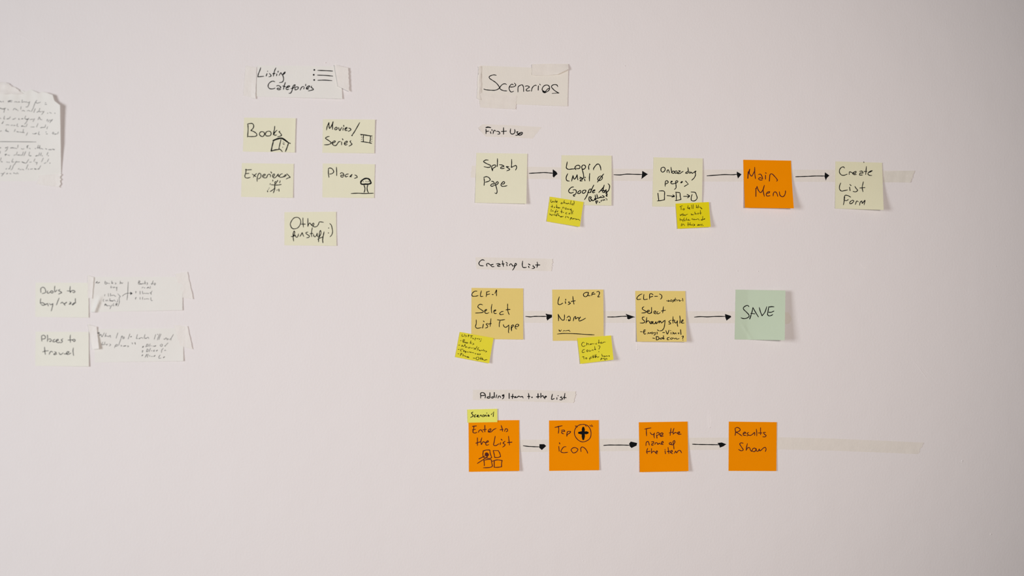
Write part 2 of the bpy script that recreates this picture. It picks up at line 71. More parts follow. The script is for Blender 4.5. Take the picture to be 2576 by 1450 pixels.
INK['arrow_21']=[(1310,770,2.637,"33,70 65,73 90,70 130,70 175,70;f 166,53 180,57 206,60 206,75 188,85 177,96 172,84 173,66")]
INK['arrow_22']=[(1510,770,2.576,"47,72 75,72 100,71.5 140,68 178,67;f 166,54 224,73 205,77 185,86 176,83 175,64")]
INK['arrow_23']=[(1720,770,1.84,"50,52 75,50 110,51 150,49 192,49;f 192,39 217,47 219,51 198,67 194,55")]
INK['arrow_31']=[(1300,1095,2.576,"42,70 75,74 110,76 145,77;f 148,61 177,61 189,71 162,96 148,83")]
INK['arrow_32']=[(1505,1090,2.342,"32,73 60,71 100,71 140,71 182,72;f 192,52 228,60 225,73 196,87 187,78 183,63")]
INK['arrow_33']=[(1730,1090,2.342,"28,66 60,67.5 110,68.5 150,69 186,69.5;f 177,60 200,57 226,67 210,77 190,85 186,69")]
INK['booksto']=[(75,695,1.318,"37,40 36,46 37,55;36,41 42,37 48,39 52,46 52,54 46,57 41,58;60,49 57,54 61,57 67,54;66,54 71,49 77,51 77,55 72,56 69,52;83,33 82,42 83,53;84,52 87,50 90,46;100,44 95,48 101,51 106,55 101,57 95,60;134,34 133,45 134,55;124,49 135,50;135,54 138,49 146,48 150,52 145,55 142,53;36,75 35,84 35,91;36,90 41,88 47,91 52,95 55,93;37,93 43,97 50,95 56,92 59,91;59,91 61,99;65,91 69,95 74,93 77,91;77,91 75,101 71,116;97,73 93,83 88,96;102,91 107,87 111,90 115,95;w2.6 115,92 122,87;115,95 117,97;132,86 137,88 131,93 137,92;w2.8 131,93;151,74 151,83 152,90;148,88 142,93 141,96 146,93 150,88")]
INK['sheet1']=[(215,680,1.2086,"w2.4 32,39 36,35;w2.2 37,40 43,37;60,33 59,38 60,42 64,42 65,38 60,37;65,40 70,40 74,41;80,33 80,41;84,38 80,40 84,41;90,38 93,41 90,43;106,33 105,42;105,41 109,38 110,41 114,38;78,48 77,54 81,52;83,51 85,54 88,51 88,54;91,52 94,54 96,51;96,51 95,57 95,63;59,74 58,79;69,71 70,80;76,71 76,79;w2.4 80,77;82,77 86,76 90,79 93,80;98,72 103,77 106,81 102,83;102,83 103,92 102,102 98,110;56,88 54,93 56,96;61,91 63,94 66,91 69,94;74,86 74,94;w2.4 75,93 83,94;83,94 88,91 91,96;98,89 98,94 95,98;w2.4 59,108 60,103 66,109;66,109 72,108 76,110;80,106 77,112 74,118;86,101 83,108 88,108;w2.4 96,102 93,108;94,101 91,105;#drawn_arrow;w1.5 112,79 118,74 125,71 136,70;f 137,67 143,71 137,75;#divider_line;w1.5 130,36 129,55 128,75 126,91"),
(330,680,1.2081,"23,33 22,42 27,43 26,39 23,38 27,34 23,32;w2.2 28,42 33,42;33,42 37,40 37,43;42,33 41,42;45,38 41,40 44,43;50,38 48,39 50,42 47,45;67,32 64,40 63,45;60,42 67,40;72,39 69,43 72,45 74,41 72,39;33,55 34,52 38,53;w2.4 41,54;w2.2 48,55 52,52 54,54;58,49 58,55 55,55;13,65 16,66;14,65 14,70;27,64 27,73;34,64 35,72;37,72 40,70 43,71;44,72 48,70 52,72 54,70;64,63 60,69 61,75;57,69 61,70;12,86 16,83;14,83 13,89;27,83 27,89;35,82 34,89;w2.3 40,88;43,88 48,87 54,88;60,83 60,90 62,93 65,92")]
INK['travel']=[(75,825,1.381,"41,28 41,37 42,47;41,28 48,26 54,31 54,36 48,39 42,39;61,25 62,36 61,48;65,40 71,39 75,44 71,48 68,46;w2.6 70,48;87,40 81,44 80,48 85,49 90,47;92,46 99,43 98,40 93,42 92,48 97,52 105,50;115,38 109,43 113,46 112,50 106,53;141,25 140,37 141,51;133,43 148,42;148,44 152,40 157,42 157,46 153,48 150,44;51,67 52,80 54,93;44,84 55,81 65,80;67,93 70,86 74,82 80,85;86,83 92,87 83,92 85,94 94,91;101,86 105,93 110,92 116,87;119,91 126,91 134,87 136,84 131,83 127,89 131,93 138,91 143,88;151,70 150,80 151,90 152,97")]
INK['sheet2']=[(215,810,1.2607,"w2.2 37,38 40,34;w2.2 41,37 44,34;45,37 45,44 49,40 52,48 56,42 60,35;66,36 63,43 62,48;62,47 66,44 69,47;w2.3 72,46;74,48 78,43 80,50;103,35 99,46 97,53;114,46 117,45 117,48 114,49;114,46 113,52 112,56 108,66 105,76;123,48 119,50 119,54 123,52 123,48;141,38 138,47 135,55;w2.3 143,48 146,47;55,64 52,73 58,72;62,64 59,74;64,70 67,74 71,70;76,70 80,73 75,77;99,72 95,75 92,83;96,73 101,72 100,77 95,78;112,74 115,76 112,78;119,77 123,78;w2.2 123,77 128,76;132,76 137,78 133,80;146,67 150,68 148,71;w2.2 157,66 158,71"),
(330,810,1.2607,"20,40 17,50 16,53 22,53;w2.2 25,54 28,52;28,52 33,50 37,53;44,40 42,47 41,53;w2.2 44,53 47,52;48,53 54,49 56,54;78,40 75,49 73,56;91,38 86,49 83,58;95,39 90,49 88,57;84,40;103,54 105,56 111,50;112,52 112,56;114,53 118,55 113,58;124,54 122,57;134,40 130,47 127,52 126,59;w2.6 36,81 39,78;50,72 46,80;49,71 54,72 53,77 48,79;60,70 57,79;62,77 64,76;69,77 72,78;w2.2 74,78 78,76;95,71 92,75 94,78 98,77 99,72 95,71;w2.4 107,77;107,78 112,72 117,67;34,93 38,92;37,91 35,98;51,86 48,95;51,87 54,88 53,94 48,95;61,84 57,95;w2.2 65,92;75,90 71,91 71,94 75,93;w2.2 80,93 83,90;102,84 97,90 96,98;105,92 108,90 110,92;w2.2 34,108 37,105;50,103 44,113;w2.4 49,104 47,109;54,103 51,113;58,107 60,110;64,110 68,110;w2.2 72,110 76,107;92,105 88,111 88,116 95,115;w2.2 102,114 106,111")]
INK['letter']=[(0,200,1.0355,"w2 -6,58 0,57 4,59;6,58 9,57 9,59;w2.2 21,57 27,55;21,59 26,58 31,59;32,55 27,56;37,59 41,58 45,59;46,60 50,58 52,60;58,53 57,60;58,60 63,58 66,59 70,58;70,60 75,60 78,58;77,58 75,65 72,71 67,72;96,54 92,60 88,70 86,77;92,59 97,62 100,61 106,59;119,60 118,62;117,65 122,65;w2 -5,76 0,75 7,77 15,75;12,77 10,86;20,77 22,80;34,80 37,76 41,76;w2 41,78 44,79;46,80 47,82;55,71 54,78;57,82 61,81 65,83;70,82 75,81 79,83;85,77 82,84;92,76 88,86;96,86 100,83;104,75 101,84;102,84 108,84;115,83 112,87 108,92;110,83 113,84;124,88;129,86 134,88;w2.4 143,88;-3,102 0,101 3,102;12,95 10,103 13,103;w2 18,103 23,102;27,97 24,102;w2 33,104 37,103;38,102 41,101;50,101 48,104 52,104;w2 56,103 60,102;67,95 64,102;w2.4 66,103 72,104 75,101;72,104 69,111 64,117;77,105 82,104 87,104;90,102 86,110;99,105 102,98;103,98 105,104 110,105;122,106 124,104 122,109;129,105 125,111;133,105 130,113;137,104 133,109;w2 5,115 7,113;9,109 7,113;15,119 19,118 24,119;28,120 33,119;35,120 40,120;46,115 44,121 48,123;w2.6 56,122 59,121;60,122 66,123;71,116 68,123;80,124 84,124 90,124;99,115 95,124;w2.2 106,126 109,125;110,125 116,125;119,118 117,125;124,123 122,129;-2,136 4,134;14,134 17,129;w2.2 16,134 22,136;40,130 37,136;w2 44,136 48,137;50,137 58,138 64,139;61,130 60,138;72,138 70,143 68,146;85,141 88,142;w2 90,142 95,140;102,136 100,143 104,144;120,137;124,142 120,142;136,141 139,137;141,139 138,143;w2 142,143 147,142;152,137 150,142"),
(0,340,1.0355,"w2 -4,34 2,33;w2.4 15,33;14,34 21,31;20,33 18,38 13,43;w2 27,34 32,33 37,34;38,34 44,35;47,26 46,33;55,35 59,37 63,35;w2 71,28 71,34;70,30 74,27;76,34 79,36;w2.4 92,35;100,26 97,35;104,27 102,35;97,33 105,33;104,36 108,35 112,37;118,35 122,37;w2 127,38 134,38;w2 137,37 142,38;1,42 0,48;w2.2 13,51 17,50;15,51 14,54;20,52 25,53;36,53 40,51;45,44 42,52;w2 46,52 51,52;53,53 57,52;61,44 58,53;67,43 62,54;77,44 75,53;w2 77,54 81,54;w2.2 93,55 97,53;98,54 101,53 103,46;108,46 105,54;w2 110,54;125,45 122,52;w2 126,54;3,59 1,67;w2 3,69 6,70;17,70 21,71;w2 24,71;34,62 31,70 37,70;43,68 38,76 34,80;40,70 46,70 52,70;w2.4 57,70 62,72 65,73;75,63 69,72 66,74;77,71 82,70;91,62 88,69;92,71 96,72;97,71 95,77;113,60 108,70;115,74 120,72;127,62 123,70;w2 130,73;15,89 18,87;w2 23,88;28,79 25,88;35,79 31,89 28,91;47,89 50,87;51,90 56,90;58,89 62,91;73,77 68,89;w2 74,89;79,89 85,88;w2.4 90,88 94,89;w2 98,89 102,88;106,80 102,87;2,100 6,101 13,97;9,101 4,107;w2 17,101 20,100;25,100 29,101;w2.6 36,99;38,100 44,101;44,98 48,101;#divider_line;w1.5 -12,17 45,17.5 94,18")]
def _mark(k,i,before,name):
    t=INK[k][i]; assert before in t[3],(k,before); INK[k][i]=t[:3]+(t[3].replace(before,'#'+name+';'+before,1),)
_mark('listing',1,'w4.6 70,36','list_drawing')
_mark('books',0,'w4.5 126,93','book_drawing')
_mark('movies',0,'w3 155,70','film_drawing')
_mark('experiences',0,'135,83 132,80','figure_drawing')
_mark('places',0,'w4.2 156,83','tree_drawing')
_mark('onboarding',0,'29,94 40,94','page_flow_drawing')
_mark('enter',0,'41,93 40,100','grid_drawing')
_mark('tap',0,'w2.3 94,22','circle_drawing')
_mark('tap',0,'38,74 39,85','handwriting')
_mark('other',0,'188,55 193,60','smiley_drawing')
_mark('other',0,'49,103 55,101','handwriting')
# ------------------------------------------------------------------ helpers
def ray(px, py, h=0.0):
    """point of the room seen at photo pixel (px, py), h metres in front of the wall (the wall is y = 0)"""
    dx, dz = (px-1288)/FPX, -(py-725)/FPX
    x = dx*math.cos(TH)+math.sin(TH); y = -dx*math.sin(TH)+math.cos(TH)
    t = (-h-CY)/y
    return Vector((CX+t*x, -h, ZC+t*dz))

def mat(name, col, rough=0.9, mottle=0.02, scale=60, bump=0.0, bscale=400, alpha=1.0, spec=0.2, col2=None, stretch=None):
    m = bpy.data.materials.new(name); m.use_nodes = True
    nt = m.node_tree; N = nt.nodes; L = nt.links; b = N['Principled BSDF']
    b.inputs['Roughness'].default_value = rough; b.inputs['Specular IOR Level'].default_value = spec
    b.inputs['Alpha'].default_value = alpha
    tc = N.new('ShaderNodeTexCoord'); mp = N.new('ShaderNodeMapping'); L.new(tc.outputs['Object'], mp.inputs[0])
    if stretch: mp.inputs['Scale'].default_value = stretch
    nz = N.new('ShaderNodeTexNoise'); nz.inputs['Scale'].default_value = scale; nz.inputs['Detail'].default_value = 4
    L.new(mp.outputs[0], nz.inputs['Vector'])
    mx = N.new('ShaderNodeMix'); mx.data_type = 'RGBA'; L.new(nz.outputs['Fac'], mx.inputs[0])
    c2 = col2 or tuple(c*(1+mottle) for c in col); c1 = tuple(c*(1-mottle) for c in col) if not col2 else col
    mx.inputs[6].default_value = (*c1, 1); mx.inputs[7].default_value = (*c2, 1)
    L.new(mx.outputs[2], b.inputs['Base Color'])
    if bump:
        n2 = N.new('ShaderNodeTexNoise'); n2.inputs['Scale'].default_value = bscale; n2.inputs['Detail'].default_value = 3
        L.new(mp.outputs[0], n2.inputs['Vector'])
        bp = N.new('ShaderNodeBump'); bp.inputs['Strength'].default_value = bump; bp.inputs['Distance'].default_value = 0.001
        L.new(n2.outputs['Fac'], bp.inputs['Height']); L.new(bp.outputs[0], b.inputs['Normal'])
    return m

M = {
 'cream': mat('cream_paper', (0.78, 0.762, 0.572), bump=0.15),
 'cream_dull': mat('cream_paper_darker', (0.765, 0.742, 0.525), bump=0.15),
 'cream_pale': mat('cream_paper_pale', (0.80, 0.792, 0.70), bump=0.15),
 'kraft': mat('tan_paper', (0.775, 0.605, 0.195), bump=0.15),
 'orange': mat('orange_paper', (0.89, 0.275, 0.001), spec=0.0, bump=0.12),
 'lemon': mat('yellow_paper', (0.775, 0.69, 0.045), spec=0.05, bump=0.12),
 'mustard': mat('deep_yellow_paper', (0.76, 0.65, 0.013), spec=0.0, bump=0.12),
 'lime': mat('lime_paper', (0.785, 0.78, 0.145), bump=0.12),
 'sage': mat('sage_paper', (0.53, 0.63, 0.475), bump=0.15),
 'white': mat('white_paper', (0.775, 0.735, 0.655), bump=0.2),
 'white_l': mat('white_paper_cool', (0.79, 0.775, 0.725), bump=0.2),
 'tape': mat('beige_tape', (0.862, 0.812, 0.738), alpha=0.85, rough=0.6, bump=0.3, bscale=250, mottle=0.04),
 'tape_d': mat('doubled_beige_tape', (0.80, 0.76, 0.675), alpha=0.88, rough=0.6, bump=0.3, bscale=250, mottle=0.04),
 'tape_c': mat('clear_tape', (0.872, 0.835, 0.785), alpha=0.88, rough=0.5, bump=0.6, bscale=180, mottle=0.04),
 'ink': mat('black_marker_ink', (0.003, 0.004, 0.0045), spec=0.06, rough=0.6, mottle=0.3, scale=900),
 'ink_soft': mat('grey_pen_ink', (0.035, 0.037, 0.042), rough=0.7, mottle=0.25, scale=900),
 'ink_pen': mat('fine_pen_ink', (0.014, 0.014, 0.006), spec=0.05, rough=0.7, mottle=0.25, scale=900),
 'ink_orange': mat('marker_ink_on_orange', (0.070, 0.006, 0.004), rough=0.6, mottle=0.3, scale=900),
 'skirting': mat('white_skirting_paint', (0.78, 0.77, 0.75), rough=0.5),
 'floor': mat('oak_floor', (0.30, 0.19, 0.10), rough=0.5, mottle=0.25, scale=6, stretch=(1, 12, 1)),
}

def wall_mat():
    m = mat('matt_wall_paint', (0.795, 0.757, 0.742), rough=0.95, mottle=0.006, scale=3, spec=0.1)
    nt = m.node_tree; N = nt.nodes; L = nt.links; b = N['Principled BSDF']
    tc = N.new('ShaderNodeTexCoord')
    mp = N.new('ShaderNodeMapping'); mp.inputs['Scale'].default_value = (1.0, 1.0, 0.8); L.new(tc.outputs['Object'], mp.inputs[0])
    a = N.new('ShaderNodeTexNoise'); a.inputs['Scale'].default_value = 330; a.inputs['Detail'].default_value = 4; L.new(mp.outputs[0], a.inputs['Vector'])
    c = N.new('ShaderNodeTexNoise'); c.inputs['Scale'].default_value = 14; c.inputs['Detail'].default_value = 2; L.new(tc.outputs['Object'], c.inputs['Vector'])
    ad = N.new('ShaderNodeMath'); ad.operation = 'MULTIPLY_ADD'; ad.inputs[1].default_value = 5.0
    L.new(c.outputs['Fac'], ad.inputs[0]); L.new(a.outputs['Fac'], ad.inputs[2])
    bp = N.new('ShaderNodeBump'); bp.inputs['Strength'].default_value = 0.42; bp.inputs['Distance'].default_value = 0.0006
    L.new(ad.outputs[0], bp.inputs['Height']); L.new(bp.outputs[0], b.inputs['Normal'])
    return m
M['wall'] = wall_mat()

def link_mesh(name, verts, faces, m, origin=None, parent=None, smooth=True):
    me = bpy.data.meshes.new(name)
    o0 = origin or Vector((0, 0, 0))
    me.from_pydata([tuple(Vector(v)-o0) for v in verts], [], faces); me.update()
    if smooth: me.polygons.foreach_set('use_smooth', [True]*len(me.polygons))
    me.materials.append(m)
    o = bpy.data.objects.new(name, me); COL.objects.link(o)
    if parent is not None: o.parent = parent
    else: o.location = o0
    return o

def box(name, lo_, hi_, m, parent=None):
    x0, y0, z0 = lo_; x1, y1, z1 = hi_
    v = [(x, y, z) for x in (x0, x1) for y in (y0, y1) for z in (z0, z1)]
    f = [(0, 1, 3, 2), (4, 6, 7, 5), (0, 4, 5, 1), (2, 3, 7, 6), (0, 2, 6, 4), (1, 5, 7, 3)]
    o = link_mesh(name, v, f, m, parent=parent, smooth=False)
    return o

def sheet_mesh(name, fn, nu, nv, m, thick=0.00012, parent=None, origin=None):
    """fn(u, v) -> (px, py, h): a thin sheet with a front, a back and a rim"""
    V, F = [], []
    for side in (0, 1):
        for j in range(nv+1):
            for i in range(nu+1):
                px, py, h = fn(i/nu, j/nv)
                V.append(ray(px, py, h) + Vector((0, thick*side, 0)))
    n1 = (nu+1)*(nv+1); idx = lambda i, j, s=0: s*n1+j*(nu+1)+i
    for j in range(nv):
        for i in range(nu):
            F.append((idx(i, j), idx(i, j+1), idx(i+1, j+1), idx(i+1, j)))
            F.append((idx(i, j, 1), idx(i+1, j, 1), idx(i+1, j+1, 1), idx(i, j+1, 1)))
    def rim(a, b, c, d):                       # rim faces keep their own vertices so the cut edge stays crisp
        k = len(V); V.extend([V[a].copy(), V[b].copy(), V[c].copy(), V[d].copy()]); F.append((k, k+1, k+2, k+3))
    for i in range(nu):
        rim(idx(i, 0), idx(i+1, 0), idx(i+1, 0, 1), idx(i, 0, 1))
        rim(idx(i, nv), idx(i, nv, 1), idx(i+1, nv, 1), idx(i+1, nv))
    for j in range(nv):
        rim(idx(0, j), idx(0, j, 1), idx(0, j+1, 1), idx(0, j+1))
        rim(idx(nu, j), idx(nu, j+1), idx(nu, j+1, 1), idx(nu, j, 1))
    org = origin or V[nu//2]
    return link_mesh(name, V, F, m, origin=org, parent=parent), org

# ---- ink: every pen stroke is a flat ribbon lying on its sheet
def catmull(pts):
    if len(pts) < 3: return pts
    P = [(2*pts[0][0]-pts[1][0], 2*pts[0][1]-pts[1][1])]+pts+[(2*pts[-1][0]-pts[-2][0], 2*pts[-1][1]-pts[-2][1])]
    out = []
    for k in range(1, len(P)-2):
        p0, p1, p2, p3 = P[k-1:k+3]
        a = 0.5
        def kn(t, q, r): return t+max(1e-4, math.hypot(r[0]-q[0], r[1]-q[1]))**a
        t0 = 0; t1 = kn(t0, p0, p1); t2 = kn(t1, p1, p2); t3 = kn(t2, p2, p3)
        n = max(2, int(math.hypot(p2[0]-p1[0], p2[1]-p1[1])/1.1)+1)
        n = min(n, 9)
        for s in range(n):
            t = t1+(t2-t1)*s/n
            def mixp(q, r, ta, tb): w_ = (t-ta)/(tb-ta); return (q[0]+(r[0]-q[0])*w_, q[1]+(r[1]-q[1])*w_)
            A1 = mixp(p0, p1, t0, t1); A2 = mixp(p1, p2, t1, t2); A3 = mixp(p2, p3, t2, t3)
            B1 = mixp(A1, A2, t0, t2); B2 = mixp(A2, A3, t1, t3)
            out.append(mixp(B1, B2, t1, t2))
    out.append(pts[-1]); return out

def disc(V, F, c, r, hf, n=10):
    b0 = len(V); V.append((c[0], c[1]))
    for k in range(n): V.append((c[0]+r*math.cos(2*math.pi*k/n), c[1]+r*math.sin(2*math.pi*k/n)))
    for k in range(n): F.append((b0, b0+1+(k+1) % n, b0+1+k))

def ink_parts(key, dw):
    """{part name: (2D vertices, faces)}"""
    parts = {}
    rnd = random.Random(key)
    for x0, y0, sc, data in INK[key]:
        cur = 'read_list_writing' if (key, x0) == ('sheet1', 330) else 'handwriting'
        for st in data.split(';'):
            st = st.strip()
            if not st: continue
            if st[0] == '#': cur = st[1:]; continue
            V, F = parts.setdefault(cur, ([], []))
            wd = dw; fill = False
            tk = st.split()
            if tk[0] == 'f': fill = True; tk = tk[1:]
            elif tk[0][0] == 'w': wd = float(tk[0][1:])*(0.8 if key in ('letter', 'sheet1', 'sheet2') else 0.9); tk = tk[1:]
            pts, runs = [], []
            for t in tk:
                c = t.endswith('c'); a, b = t.rstrip('c').split(',')
                p = (x0+float(a)/sc, y0+float(b)/sc)
                pts.append(p)
                if c and len(pts) > 1: runs.append(pts); pts = [p]
            runs.append(pts)
            if fill:
                P = runs[0]; b0 = len(V)
                cx_ = sum(p[0] for p in P)/len(P); cy_ = sum(p[1] for p in P)/len(P)
                V.append((cx_, cy_)); V.extend(P)
                n = len(P)
                for k in range(n): F.append((b0, b0+1+(k+1) % n, b0+1+k))
                runs = [P+[P[0]]]; wd = 1.2
                line = runs[0]
            elif len(runs) == 1 and len(runs[0]) == 1:
                disc(V, F, runs[0][0], max(wd, 1.9)*0.56, None); continue
            else:
                line = []
                for r_ in runs:
                    if len(r_) < 2: continue
                    seg = catmull(r_); line += seg if not line else seg[1:]
            n = len(line)
            if n < 2: continue
            b0 = len(V); ph = rnd.uniform(0, 6)
            disc(V, F, line[0], wd*(0.4 if n > 5 else 0.5), None, 8); disc(V, F, line[-1], wd*(0.36 if n > 5 else 0.46), None, 8)
            b0 = len(V)
            for k, p in enumerate(line):
                q = line[max(0, k-1)]; r_ = line[min(n-1, k+1)]
                tx, ty = r_[0]-q[0], r_[1]-q[1]; l = math.hypot(tx, ty) or 1
                hw = wd*0.5*(1+0.09*math.sin(ph+k*0.55))
                if fill: hw = wd*0.5
                elif n > 5: hw *= min(1.0, 0.74+0.26*min(k, n-1-k)/3.0)
                V.append((p[0]-ty/l*hw, p[1]+tx/l*hw)); V.append((p[0]+ty/l*hw, p[1]-tx/l*hw))
            for k in range(n-1):
                F.append((b0+2*k, b0+2*k+2, b0+2*k+3, b0+2*k+1))
            # round the joints of sharp corners
            for k in range(1, n-1):
                a1 = math.atan2(line[k][1]-line[k-1][1], line[k][0]-line[k-1][0]); a2 = math.atan2(line[k+1][1]-line[k][1], line[k+1][0]-line[k][0])
                d = abs((a2-a1+math.pi) % (2*math.pi)-math.pi)
                if d > 0.6: disc(V, F, line[k], wd*0.49, None, 8)
    return parts

def ink(key, hf, parent, org, m, dw, rename=None):
    dw *= 0.86
    for nm, (V, F) in ink_parts(key, dw).items():
        verts = [ray(p[0], p[1], hf(p[0], p[1])+0.00012) for p in V]
        link_mesh(rename or nm, verts, F, m, origin=org, parent=parent, smooth=False)

# ---- paper notes
def tag(o, label, cat, group=None):
    o['label'] = label; o['category'] = cat
    if group: o['group'] = group

def inv_bilinear(c, px, py):
    (x0, y0), (x1, y1), (x2, y2), (x3, y3) = c       # TL TR BR BL
    u = v = 0.5
    for _ in range(6):
        fx = (1-v)*((1-u)*x0+u*x1)+v*((1-u)*x3+u*x2)-px; fy = (1-v)*((1-u)*y0+u*y1)+v*((1-u)*y3+u*y2)-py
        a = (1-v)*(x1-x0)+v*(x2-x3); b = (1-u)*(x3-x0)+u*(x2-x1)
        d = (1-v)*(y1-y0)+v*(y2-y3); e = (1-u)*(y3-y0)+u*(y2-y1)
        det = a*e-b*d
        u -= (fx*e-b*fy)/det; v -= (a*fy-fx*d)/det
    return min(max(u, -.05), 1.05), min(max(v, -.05), 1.05)

def note(name, corners, m, label, inks=(), lift=(0, 0, 1, 0), base=0.35, hfun=None, group=None, cat='sticky note', n=22, bow=0.0):
    """corners TL, TR, BR, BL in photo pixels; lift of the four corners off the wall and base in mm"""
    tl, tr, br, bl = lift
    def huv(u, v):
        u = min(max(u, 0), 1); v = min(max(v, 0), 1)
        h = base+tl*(1-u)**2*(1-v)**2+tr*u**2*(1-v)+br*u**1.6*v**2+bl*(1-u)*v**2
        if hfun: h += hfun(u, v)
        return h*0.001
    def fn(u, v):
        (x0, y0), (x1, y1), (x2, y2), (x3, y3) = corners
        vv = v+bow*v*(1-v)
        x = (1-v)*((1-u)*x0+u*x1)+v*((1-u)*x3+u*x2) - bow*v*(1-v)*((1-u)*(x3-x0)+u*(x2-x1))
        y = (1-v)*((1-u)*y0+u*y1)+v*((1-u)*y3+u*y2)
        return x, y, huv(u, v)
    o, org = sheet_mesh(name, fn, n, n, m)
    tag(o, label, cat, group)
    hf = lambda px, py: huv(*inv_bilinear(corners, px, py))
    for key, im, dw in inks: ink(key, hf, o, org, im, dw)
    return o, hf, org

def along(poly, t):
    L = [0]
    for a, b in zip(poly, poly[1:]): L.append(L[-1]+math.hypot(b[0]-a[0], b[1]-a[1]))
    d = t*L[-1]
    for k in range(len(poly)-1):
        if d <= L[k+1] or k == len(poly)-2:
            f = (d-L[k])/(L[k+1]-L[k]); a, b = poly[k], poly[k+1]
            return a[0]+(b[0]-a[0])*f, a[1]+(b[1]-a[1])*f

def tape(top, bot, m, label, base=0.12, jag=(1.5, 1.5), nu=40, nv=10, hf=None, wrinkle=0.15, seed=1, name='tape_strip', group=None):
    rnd = random.Random(seed)
    jl = [rnd.uniform(-1, 1)*jag[0] for _ in range(nv+1)]; jr = [rnd.uniform(-1, 1)*jag[1] for _ in range(nv+1)]
    ph = [rnd.uniform(0, 6.28) for _ in range(4)]
    def h(px, py):
        k = base+wrinkle*(0.5+0.25*math.sin(px*0.21+py*0.05+ph[0])+0.25*math.sin(px*0.07-py*0.3+ph[1]))
        if hf: k += hf(px, py)
        return k*0.001
    def fn(u, v):
        a = along(top, u); b = along(bot, u)
        x = a[0]+(b[0]-a[0])*v; y = a[1]+(b[1]-a[1])*v
        j = int(round(v*nv)); x += jl[j]*max(0, 1-u*nu)+jr[j]*max(0, 1-(1-u)*nu)
        return x, y, h(x, y)
    o, org = sheet_mesh(name, fn, nu, nv, m, thick=0.00005)
    tag(o, label, 'tape', group)
    return o, h, org

# ------------------------------------------------------------------ the setting
wall = box('wall_back', (-3.0, 0.0, 0.0), (3.2, 0.12, 2.75), M['wall']); wall['kind'] = 'structure'
floor = box('floor', (-3.0, -3.6, -0.05), (3.2, 0.12, 0.0), M['floor']); floor['kind'] = 'structure'
bb = box('baseboard_back', (-3.0, -0.015, 0.0), (3.2, 0.0, 0.09), M['skirting']); bb['kind'] = 'structure'

def ridge(name, pts, wpx, hmm):
    """a small raised scar or drip in the wall paint"""
    V, F = [], []
    n = len(pts)
    for k, p in enumerate(pts):
        q = pts[max(0, k-1)]; r_ = pts[min(n-1, k+1)]
        tx, ty = r_[0]-q[0], r_[1]-q[1]; l = math.hypot(tx, ty) or 1
        f = 0.35 if k in (0, n-1) else 1.0
        for s, hh in ((-1, 0), (0, 1), (1, 0)):
            V.append(ray(p[0]-ty/l*wpx*s*f, p[1]+tx/l*wpx*s*f, (hh*hmm*f if hh else -0.05)*0.001))
    for k in range(n-1):
        for s in (0, 1): F.append((3*k+s, 3*k+s+1, 3*k+4+s, 3*k+3+s))
    link_mesh(name, V, F, M['wall'], parent=wall)
for pts, wp, hm in [
    ([(1783, 1030), (1782.5, 1048), (1783, 1066), (1784, 1076)], 1.0, 0.45), ([(1787.5, 1036), (1788, 1055), (1787, 1074)], 0.8, 0.35), ([(1602, 861), (1603, 870), (1602.5, 878), (1603, 881)], 1.1, 0.6),
    ([(2291, 898), (2308, 920), (2326, 945), (2338, 962)], 1.6, 0.35), ([(2316, 915), (2330, 934), (2348, 952), (2360, 968)], 1.2, 0.25),
    ([(2165, 660), (2168, 668), (2175, 676), (2180, 668)], 1.0, 0.35), ([(2185, 662), (2192, 658), (2199, 656)], 1.0, 0.35),
    ([(28, 82), (50, 88), (66, 96), (82, 108)], 1.6, 0.3), ([(188, 930), (210, 950), (236, 974)], 1.6, 0.3), ([(107, 93), (112, 98), (108, 104)], 1.3, 0.3),
    ([(1728, 590), (1740, 602), (1752, 612)], 0.9, 0.2), ([(1845, 1288), (1849, 1291), (1853, 1288)], 1.0, 0.3), ([(2084, 985), (2085, 1000), (2084, 1012)], 0.8, 0.2),
    ([(975, 70), (978, 92), (977, 110)], 0.8, 0.12), ([(1060, 742), (1062, 760), (1061, 785)], 0.9, 0.15), ([(2316, 1090), (2318, 1097)], 1.2, 0.3)]:
    ridge('paint_scar', pts, wp, hm)
def pimple(px, py, r, hmm):
    c = ray(px, py, -0.0001); R = r*0.0006; V = [ray(px, py, hmm*0.001)]; F = []
    for q, hh in ((0.6, 0.7), (1.0, 0.0)):
        for k in range(8): V.append(ray(px+r*q*math.cos(k*math.pi/4), py+r*q*math.sin(k*math.pi/4), (hh*hmm if hh else -0.05)*0.001))
    for k in range(8):
        F.append((0, 1+(k+1) % 8, 1+k)); F.append((1+k, 1+(k+1) % 8, 9+(k+1) % 8, 9+k))
    link_mesh('paint_lump', V, F, M['wall'], parent=wall)
for p in [(819, 158, 1.8, 1.0), (1572, 166, 1.5, 0.8), (2505, 670, 1.5, 0.6), (2268, 705, 1.2, 0.5), (2421, 1160, 2.6, 0.8), (2493, 1345, 2.4, 0.9),
          (2376, 872, 1.8, 0.4), (1852, 822, 1.4, 0.3), (2420, 1164, 1.6, 0.3), (2120, 1020, 1.3, 0.3), (2459, 771, 1.1, 0.5), (1210, 1350, 1.2, 0.4),
          (1257, 1345, 1.4, 0.3), (640, 1010, 1.3, 0.25), (2380, 60, 1.5, 0.4), (1715, 110, 1.2, 0.3), (1467, 1412, 1.2, 0.5), (1100, 900, 1.2, 0.2), (1980, 610, 1.2, 0.3), (1855.5, 682, 1.8, 0.5), (1907, 683, 2.0, 0.5), (1602.7, 880, 1.8, 0.8), (1785.5, 1076, 2.0, 0.8)]:
    pimple(*p)

